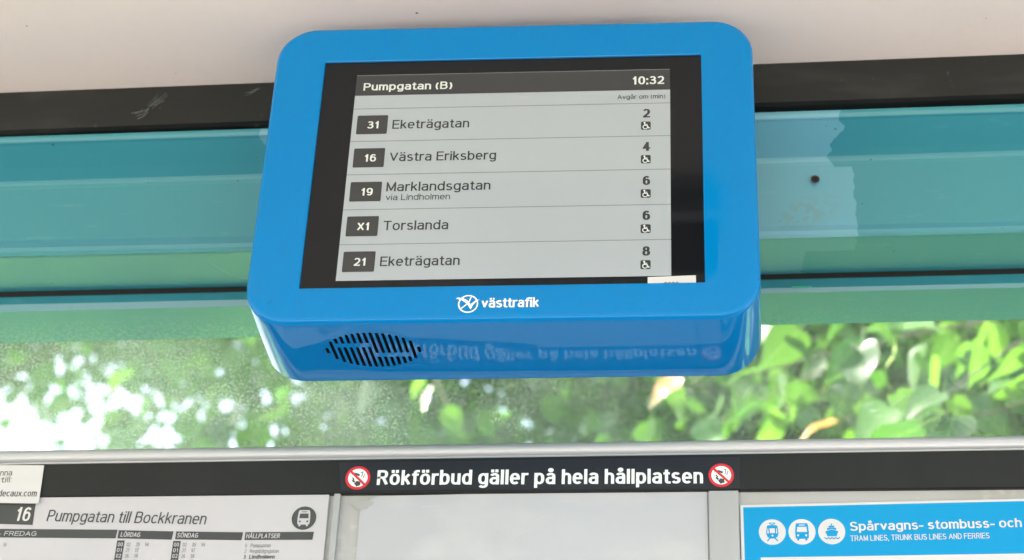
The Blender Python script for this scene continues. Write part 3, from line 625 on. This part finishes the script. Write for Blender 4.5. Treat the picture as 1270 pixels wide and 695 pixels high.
# ------------------------------------------------------------ timetable
TT = thing('timetable_poster', 'white printed bus timetable for line 16 with a grey bus pictogram at lower left', 'timetable', (-.6, 1.686, 2.2))
TP = 1.6862
quad('paper_sheet', [(-1.05, 1.85), (-.4030, 1.85), (-.4054, 2.2704), (-1.05, 2.2704)], TP, M['paper'], TT, .0004)
q = TP-.0004
quad('line_number_box', [(-.86, 2.2440), (-.7277, 2.2386), (-.7285, 2.2630), (-.86, 2.2665)], q, M['ink_grey'], TT)
lettering('16', -.7487, -.7316, 2.2436, 2.2428, .0160, q-.0002, M['map_white'], TT, .15, slant=.08)
lettering('Pumpgatan till Bockkranen', -.7133, -.5367, 2.2427, 2.2372, .0133, q, M['ink_grey'], TT, .115, slant=.12)
bc = quad('bus_disc', circ(-.4305, 2.2435, .0134, 32), q, M['ink_grey'], TT)
def bus_icon(cx, cz, s, m_body, m_cut, y, parent):
    b_ = quad('bus_pictogram', [(cx+x*s, cz+z*s) for x, z in ((-.42, .45), (-.36, .60), (.36, .60), (.42, .45), (.46, .0), (.44, -.45), (.34, -.50), (.34, -.62), (.20, -.62), (.20, -.50), (-.20, -.50), (-.20, -.62), (-.34, -.62), (-.34, -.50), (-.44, -.45), (-.46, 0))], y, m_body, parent)
    multi('bus_window', [[(cx+x*s, cz+z*s) for x, z in ((-.34, -.02), (.34, -.02), (.31, .34), (-.31, .34))], [(cx+x*s, cz+z*s) for x, z in ((-.20, .44), (.20, .44), (.20, .50), (-.20, .50))],
          circ(cx-.27*s, cz-.26*s, .075*s, 10), circ(cx+.27*s, cz-.26*s, .075*s, 10)], y-.0001, m_cut, parent)
bus_icon(-.4305, 2.2435, .0150, M['paper'], M['ink_grey'], q-.0002, bc)
for a, b_, zl, zr, dz, m_, s, ta, tb in ((-.90, -.6328, 2.2368, 2.2322, .0098, 'ink_mid', 'MÅNDAG - FREDAG', -.8050, -.7211), (-.6314, -.5712, 2.2317, 2.2297, .0094, 'ink', 'LÖRDAG', -.6286, -.6069),
        (-.5682, -.4950, 2.2297, 2.2280, .0090, 'ink', 'SÖNDAG', -.5668, -.5435), (-.4925, -.4180, 2.2281, 2.2278, .0090, 'ink_grey', 'HÅLLPLATSER', -.4912, -.4544)):
    hb = quad('column_header', [(a-.0002, zl-dz), (b_-.0008, zr-dz), (b_, zr), (a, zl)], q, M['ink_grey'] if m_ == 'ink_mid' else M[m_], TT)
    tz = lambda X: zl+(zr-zl)*(X-a)/(b_-a)-dz+.0020
    lettering(s, ta, tb, tz(ta), tz(tb), .0052, q-.0002, M['paper'], hb, .15, slant=.1)
times = [['02', '25', '54'], ['27', '57'], ['26', '58'], ['28', '59'], ['26', '56'], ['17', '47']]
for (xb, col) in ((-.6314, 0), (-.5700, 1)):
    tb_ = quad('hour_column', [(xb, 1.95), (xb+.0082, 1.95), (xb+.0082, 2.2200-col*.0012), (xb, 2.2200-col*.0012)], q, M['ink'], TT)
    for r_ in range(6):
        z = 2.2152-col*.0008-.0064*r_-.0020
        lettering('0%d' % r_, xb+.0014, xb+.0070, z, z, .0044, q-.0002, M['paper'], tb_, .16)
        for k, tx in enumerate(times[r_]): lettering(tx, xb+.0110+k*.0100, xb+.0152+k*.0100, z, z, .0042, q, M['ink_mid'], TT, .14)
lettering('25', -.7655, -.7615, 2.2142, 2.2142, .0042, q, M['ink_mid'], TT, .14); lettering('56', -.7560, -.7520, 2.2142, 2.2142, .0042, q, M['ink_mid'], TT, .14)
lettering('05', -.7760, -.7720, 2.2142, 2.2142, .0042, q, M['ink_mid'], TT, .14)
for k, (nn, s, xe, m_, wt) in enumerate((('0', 'Pumpgatan', -.4633, 'ink_mid', .12), ('2', 'Regnbågsgatan', -.4539, 'ink_mid', .12), ('3', 'Lindholmen', -.4576, 'ink', .2), ('5', 'Teknikgatan', -.458, 'ink_mid', .12))):
    z = 2.2108-k*.0064
    lettering(nn, -.4912, -.4890, z, z, .0044, q, M[m_], TT, wt); lettering(s, -.4853, xe, z, z, .0044, q, M[m_], TT, wt, slant=.08)

# ------------------------------------------------------------ blank sheet in the middle, map poster right
BS = thing('blank_sheet', 'blank pale grey frosted sheet with rounded corner in the middle case under the no-smoking sticker', 'sheet', (-.18, 1.688, 2.0))
pl = [(-.3706, 1.85)]+[(-.3706+.022*(1-math.cos(R(a))), 2.2450+.024*math.sin(R(a))) for a in range(0, 91, 10)]+[(-.25, 2.2702), (.0050, 2.2700), (.0058, 1.85)]
quad('sheet_surface', pl[::-1], 1.6880, M['sheet'], BS, .0012)
rgs = random.Random(12); sp = []
for k in range(16):
    a = (rgs.uniform(-.33, -.02), rgs.uniform(2.19, 2.262)); L_ = rgs.uniform(.004, .022); an = R(rgs.choice((-12, 28, 40, -50, 5))+rgs.uniform(-8, 8))
    sp.append(seg(a, (a[0]+L_*math.cos(an), min(a[1]+L_*math.sin(an), 2.268)), rgs.uniform(.0002, .0005)))
multi('scratch', sp, 1.6878, M['sheet_scratch'], BS)['kind'] = 'stuff'
multi('grime_smudge', [[(-.3690+.012*math.cos(R(a))*(1+.3*math.sin(3*R(a))), 2.2590+.006*math.sin(R(a))) for a in range(0, 360, 30)]], 1.68785, M['smudge'], BS)
MP = thing('map_poster', 'blue and white transport poster with tram, bus and ferry symbols at lower right', 'poster', (.19, 1.687, 2.1))
MY = 1.6866
quad('poster_sheet', [(.0401, 1.85), (.62, 1.85), (.62, 2.2618), (.0401, 2.2539)], MY, M['map_white'], MP, .0004)
quad('blue_header', [(.0440, 1.90), (.60, 1.90), (.60, 2.2588), (.0433, 2.2511)], MY-.0002, M['map_blue'], MP)
quad('map_panel', [(.0602, 1.90), (.59, 1.90), (.59, 2.1988), (.0602, 2.1948)], MY-.0003, M['map_white'], MP)
discs = []
for i, X in enumerate((.0734, .1048, .1362)):
    dsc = quad('symbol_disc', circ(X, 2.2230, .0143, 32), MY-.0003, M['map_white'], MP); lab(dsc, ('white disc with a tram', 'white disc with a bus', 'white disc with a ferry')[i]); discs.append(dsc)
b = M['map_blue']; wht = M['map_white']; yy = MY-.0005
X, Zc, s = .0734, 2.2228, .0150
PT = lambda pts: [(X+x*s, Zc+z*s) for x, z in pts]
multi('tram_pictogram', [PT([(-.38, .42), (-.30, .52), (.30, .52), (.38, .42), (.44, -.10), (.36, -.34), (.16, -.48), (-.16, -.48), (-.36, -.34), (-.44, -.10)]),
      PT([(-.42, -.68), (-.32, -.68), (-.14, -.46), (-.24, -.44)]), PT([(.42, -.68), (.32, -.68), (.14, -.46), (.24, -.44)]), seg(PT([(-.22, .66)])[0], PT([(0, .54)])[0], .0008), seg(PT([(.22, .66)])[0], PT([(0, .54)])[0], .0008), seg(PT([(-.22, .68)])[0], PT([(.22, .68)])[0], .0008)], yy, b, discs[0])
multi('tram_window', [PT([(-.17, -.08), (.17, -.08), (.20, .28), (-.20, .28)]), PT([(-.36, -.10), (-.25, -.10), (-.29, .28), (-.33, .28)]), PT([(.36, -.10), (.25, -.10), (.29, .28), (.33, .28)]), circ(X, Zc-.26*s, .07*s, 10)], yy-.0002, wht, discs[0])
bus_icon(.1048, 2.2230, .0158, b, wht, yy, discs[1])
X = .1362
multi('ferry_pictogram', [PT([(-.46, .02), (0, .16), (.46, .02), (.32, -.34), (-.32, -.34)]), PT([(-.32, .10), (-.32, .28), (.32, .28), (.32, .10), (0, .20)]), PT([(-.20, .30), (-.20, .44), (.20, .44), (.20, .30)]), PT([(-.05, .46), (-.05, .60), (.05, .60), (.05, .46)])], yy, b, discs[2])
wv = [(-.52+i*.052, -.50+.05*math.cos(i*1.25)) for i in range(21)]
rv_, rf_ = ribbon(PT(wv), .0010); mesh_obj('wave_line', [(p.x, yy-.0003, p.y) for p in rv_], rf_, b, discs[2])
lettering('Spårvagns- stombuss- och', .1556, .3365, 2.2234, 2.2260, .0102, MY-.0004, wht, MP, .20, gap=.09)
lettering('TRAM LINES, TRUNK BUS LINES AND FERRIES', .1554, .3015, 2.2120, 2.2138, .0063, MY-.0004, wht, MP, .13)

# ------------------------------------------------------------ spider thread left of the display
def tube(pts, rads, n=8, caps=True):
    vs, fs = [], []
    for i, p in enumerate(pts):
        p = Vector(p); d = (Vector(pts[min(i+1, len(pts)-1)])-Vector(pts[max(i-1, 0)])).normalized()
        a = d.orthogonal().normalized(); b_ = d.cross(a)
        for k in range(n):
            t = 2*math.pi*k/n; vs.append(p+(a*math.cos(t)+b_*math.sin(t))*rads[i])
    for i in range(len(pts)-1):
        for k in range(n): fs.append((i*n+k, i*n+(k+1) % n, (i+1)*n+(k+1) % n, (i+1)*n+k))
    return vs, fs
vs, fs = tube([(-.560, 1.6335, Z(2.528, 1.633)), (-.522, 1.603, 2.500), (-.488, 1.568, 2.4745), (-.4588, 1.535, 2.452)], [.00012]*4, 4)
th = mesh_obj('spider_thread', vs, fs, M['thread']); th['label'] = 'fine pale spider thread from the teal beam to the left side of the blue display'; th['category'] = 'spider thread'

cv, cf = [], []
def thread(a, b_, r=.00011):
    v0, f0 = tube([a, tuple((Vector(a)+Vector(b_))/2-Vector((0, 0, .0012))), b_], [r]*3, 4); b0 = len(cv); cv.extend(v0); cf.extend([tuple(b0+q for q in fc) for fc in f0])
rgc = random.Random(3); yb = 1.6044
for (cx, cz, nn) in ((-.640, 2.7360, 9), (-.655, 2.7200, 7), (-.525, 2.7480, 6)):
    for k in range(nn):
        a_ = rgc.uniform(.2, 1.0); L_ = rgc.uniform(.004, .013); dx, dz = math.cos(a_)*L_, math.sin(a_)*L_; ox, oz = rgc.uniform(-.006, .006), rgc.uniform(-.005, .005)
        thread((cx+ox-dx, yb-rgc.uniform(0, .001), cz+oz-dz), (cx+ox+dx, yb-rgc.uniform(0, .003), cz+oz+dz), rgc.uniform(.00008, .0002))
cw = mesh_obj('cobweb', cv, cf, M['thread']); cw['label'] = 'wispy pale cobweb on the black strip under the ceiling, left of the display'; cw['category'] = 'cobweb'; cw['kind'] = 'stuff'
# blob of loose paint hanging in the joint right of the display
pv = [(.118+.006*math.cos(R(a))*(1+.25*math.sin(3*R(a)))+(.010 if math.cos(R(a)) > .3 else 0), 2.5610+.0022*math.sin(R(a))*(1+.3*math.cos(2*R(a)))) for a in range(0, 360, 24)]
quad('paint_flake', pv, 1.7640, M['flake'], SH, .0012)

# ------------------------------------------------------------ trees
def leafmesh(name, kind, m, seed):
    rg = random.Random(seed); curl = rg.uniform(.15, .6); fold = rg.uniform(.15, .4)
    if kind == 'leaf':
        half = [(0, 0), (.17, -.06), (.33, .02), (.415, .18), (.42, .34), (.35, .53), (.235, .72), (.12, .87), (.045, 1.0), (0, 1.16)]
    else:
        half = [(0, 0), (.07, .06), (.11, .25), (.12, .6), (.08, .9), (.03, 1.0), (0, 1.02)]
    jig = [rg.uniform(-.018, .018) for _ in half]
    H = lambda x, y: (-curl*y*y*.9 + fold*abs(x)*.9 - .25*abs(x)**2 + .03*math.sin(9*y+seed))
    v = []; n = len(half)
    mid = [(0, y) for x, y in half]
    for sgn in (1, -1):
        for (x, y), j in zip(half, jig): v.append((sgn*max(0, x+(j if x else 0)), y, H(x, y)))
    for x, y in mid: v.append((0, max(y, 0) if y < 1.16 else y, H(0, max(y, 0))))
    f = []
    for i in range(n-1):
        f.append((2*n+i, i, i+1, 2*n+i+1)); f.append((n+i, 2*n+i, 2*n+i+1, n+i+1))
    if kind == 'leaf':   # leaf stalk
        b0 = len(v); v += [(-.012, 0, 0), (.012, 0, 0), (.010, -.45, .06), (-.010, -.45, .06)]; f.append((b0, b0+1, b0+2, b0+3))
    me = bpy.data.meshes.new(name); me.from_pydata(v, [], f); me.materials.append(m)
    me.polygons.foreach_set('use_smooth', [True]*len(me.polygons)); me.update()
    return me
LEAVES = [leafmesh('leaf', 'leaf', M['leaf_near'], s) for s in range(5)]
YLEAF = leafmesh('leaf', 'leaf', M['leaf_yellow'], 9)
BRACT = [leafmesh('bract', 'bract', M['bract'], s) for s in (3, 4)]

def crown(name, cen, rad, nclump, per, leaf, m, parent, gap_fn=None, csz=.38, seed=1):
    rg = np.random.default_rng(seed); cen = np.array(cen); rad = np.array(rad)
    u = rg.normal(size=(nclump, 3)); u /= np.linalg.norm(u, axis=1)[:, None]
    cc = cen+u*rad*(rg.uniform(.25, 1.0, (nclump, 1))**.45)
    P = np.repeat(cc, per, 0)+rg.normal(size=(nclump*per, 3))*csz*np.array([1, 1, .6])
    if gap_fn is not None: P = P[gap_fn(P)]
    n = len(P)
    d = rg.normal(size=(n, 3)); d[:, 2] -= .7; d /= np.linalg.norm(d, axis=1)[:, None]       # tip hangs
    s = rg.normal(size=(n, 3)); s -= d*(s*d).sum(1)[:, None]; s /= np.linalg.norm(s, axis=1)[:, None]
    nn = np.cross(d, s); sz = leaf*rg.uniform(.7, 1.25, n)[:, None]
    base = P; L1 = P+(-s*.44+d*.15)*sz+nn*.12*sz; L2 = P+(-s*.40+d*.55)*sz+nn*.08*sz; T = P+d*sz*1.05-nn*.12*sz; R1 = P+(s*.44+d*.15)*sz+nn*.12*sz; R2 = P+(s*.40+d*.55)*sz+nn*.08*sz
    V = np.stack([base, L1, L2, T, R2, R1], 1).reshape(-1, 3)
    i0 = np.arange(n)*6
    F = np.stack([i0, i0+3, i0+2, i0+1, i0, i0+5, i0+4, i0+3], 1).reshape(-1)
    me = bpy.data.meshes.new(name); me.vertices.add(len(V)); me.vertices.foreach_set('co', V.ravel())
    me.loops.add(len(F)); me.loops.foreach_set('vertex_index', F); me.polygons.add(2*n)
    me.polygons.foreach_set('loop_start', np.arange(2*n)*4); me.update(calc_edges=True)
    at = me.attributes.new('tint', 'FLOAT', 'FACE'); at.data.foreach_set('value', np.repeat(rg.random(n), 2))
    me.materials.append(m); me.validate()
    o = bpy.data.objects.new(name, me); COL.objects.link(o); o.parent = parent; o.matrix_parent_inverse = Matrix.Translation(parent.location).inverted(); o['kind'] = 'stuff'
    return o, cc
def trunk_and_limbs(t, base, top, r, cc, rg, nl=7):
    b_ = Vector(base); tp = Vector(top)
    pts = [b_.lerp(tp, k/6)+Vector((rg.uniform(-.06, .06), rg.uniform(-.06, .06), 0))*(k > 0) for k in range(7)]
    vs, fs = tube(pts, [r*(1.25 if k == 0 else 1-.11*k) for k in range(7)], 12); mesh_obj('trunk', vs, fs, M['bark'], t, smooth=True)
    for k in range(nl):
        e = Vector(cc[rg.randrange(len(cc))]); s0 = pts[rg.randrange(3, 7)]; mdl = s0.lerp(e, .5)+Vector((rg.uniform(-.2, .2), rg.uniform(-.2, .2), .2))
        vs, fs = tube([s0, s0.lerp(mdl, .5), mdl, mdl.lerp(e, .6), e], [r*.38, r*.3, r*.22, r*.13, r*.04], 7); mesh_obj('limb', vs, fs, M['bark'], t, smooth=True)
rg = random.Random(5)
def tree(label, base, cen, rad, ncl, per, leaf, m, r, seed, gap_fn=None, csz=.38, nl=7):
    t = thing('linden_tree', label, 'tree', base, 'linden trees behind the shelter')
    o, cc = crown('crown', cen, rad, ncl, per, leaf, m, t, gap_fn, csz, seed)
    trunk_and_limbs(t, base, (cen[0] if nl > 3 else base[0]+.3, cen[1], cen[2]-rad[2]*.2), r, cc, rg, nl)
    return t
T1 = tree('near linden tree whose big leaves hang close behind the glass right of the display', (2.2, 5.2, -.12), (1.75, 5.4, 4.5), (1.9, 1.5, 2.0), 190, 70, .085, M['leaf_dark_shaded'], .13, 21)
T2 = tree('linden tree seen blurred through the glass directly below the display', (-.6, 6.6, -.12), (-.4, 6.8, 5.3), (2.0, 1.6, 2.4), 185, 75, .105, M['leaf'], .14, 22)
T3 = tree('linden tree at the far left with white sky showing below its foliage', (-5.6, 8.6, -.12), (-3.5, 7.8, 7.15), (2.1, 1.5, 1.7), 380, 75, .10, M['leaf'], .13, 23, lambda P: ~((P[:, 0]+.25*np.sin(P[:, 2]*5) < -2.75) & (P[:, 2]+.15*np.sin(P[:, 0]*6) < 5.7)), .38, 3)
T4 = tree('dark linden tree filling the background at the far right', (2.6, 12.0, -.12), (2.2, 11.6, 6.8), (3.6, 2.2, 3.6), 330, 80, .10, M['leaf_dark_shaded'], .2, 24, None, .45)

def put(me, name, loc, d, n_, size, parent, label=None):
    d = Vector(d).normalized(); n_ = Vector(n_); n_ = (n_-d*n_.dot(d)).normalized(); s = d.cross(n_)
    o = bpy.data.objects.new(name, me); COL.objects.link(o); o.parent = parent
    o.matrix_world = Matrix(((s.x*size, d.x*size, n_.x*size, loc[0]), (s.y*size, d.y*size, n_.y*size, loc[1]), (s.z*size, d.z*size, n_.z*size, loc[2]), (0, 0, 0, 1)))
    if label: lab(o, label)
    return o
# hanging twigs of the near tree, just behind the pane, with single leaves
def twig(parent, start, end, nleaf, size, seed, sag=.12):
    rgt = random.Random(seed); s, e = Vector(start), Vector(end)
    pts = [s.lerp(e, k/7)-Vector((0, 0, sag*math.sin(math.pi*k/7)*-.6+sag*(k/7)**2)) for k in range(8)]
    vs, fs = tube(pts, [.008*(1-k/9) for k in range(8)], 6)
    tw = mesh_obj('twig', vs, fs, M['bark'], parent, smooth=True)
    out = []
    for i in range(nleaf):
        u = rgt.uniform(.12, 1)*7; k = min(int(u), 6); p = pts[k].lerp(pts[k+1], u-k)
        off = Vector((rgt.uniform(-1, 1), rgt.uniform(-.8, .8), rgt.uniform(-.8, .5)))*size*1.0
        d = Vector((rgt.uniform(-1.1, 1.1), rgt.uniform(-.9, .7), -rgt.uniform(.0, 1.0)))
        nn = Vector((rgt.uniform(-.9, .9), rgt.uniform(-.9, .3), rgt.uniform(.2, 1.2)))
        out.append((p+off, d, nn, size*rgt.uniform(.6, 1.4)))
    return tw, out
bpy.context.view_layer.update()
tws = [((1.9, 4.2, 4.1), (.40, 2.9, 3.02), 46, .105, 1), ((1.9, 3.8, 3.9), (.60, 3.0, 3.20), 34, .105, 2), ((1.8, 3.9, 3.6), (.10, 3.3, 3.30), 40, .095, 3),
       ((1.4, 4.4, 4.0), (.03, 3.8, 3.40), 34, .09, 4), ((1.9, 4.0, 3.5), (.45, 3.7, 3.30), 36, .095, 5), ((1.2, 4.8, 4.2), (.10, 4.4, 3.75), 34, .09, 6)]
for (a, b_, n_, sz, sd_) in tws:
    tw, lv = twig(T1, a, b_, n_, sz, sd_)
    inv = tw.matrix_world.inverted()
    for i, (p, d, nn, s_) in enumerate(lv):
        o = put(LEAVES[i % 5], 'leaf', p, d, nn, s_, tw)
    for i in range(5):
        p, d, nn, s_ = lv[i*3]; put(BRACT[i % 2], 'bract', p+Vector((.02, 0, -.02)), (d.x*.4, d.y*.4, -1), nn, s_*.9, tw)
ty, lv = twig(T1, (.5, 4.0, 3.8), (-.02, 3.6, 3.42), 9, .085, 31)
for i, (p, d, nn, s_) in enumerate(lv): put(LEAVES[i % 5], 'leaf', p, d, nn, s_, ty)
put(YLEAF, 'leaf', (-.055, 3.55, 3.295), (-1, -.2, -.75), (.2, -.8, .9), .085, ty, 'orange yellow leaf')
put(YLEAF, 'leaf', (.30, 3.45, 3.135), (-1, -.1, -.25), (.1, -.5, .9), .09, ty, 'orange tinged leaf')
tw, lv = twig(T2, (-.5, 5.6, 4.6), (.02, 4.3, 3.72), 16, .08, 11)
for i, (p, d, nn, s_) in enumerate(lv):
    put(YLEAF if i in (3,) else LEAVES[i % 5], 'leaf', p, d, nn, s_, tw, 'orange yellow leaf' if i == 3 else None)
tw, lv = twig(T2, (-1.4, 5.8, 4.9), (-.75, 4.5, 3.78), 24, .085, 12)
for i, (p, d, nn, s_) in enumerate(lv): put(BRACT[i % 2] if i % 4 == 0 else LEAVES[i % 5], 'leaf' if i % 4 else 'bract', p, d, nn, s_, tw)
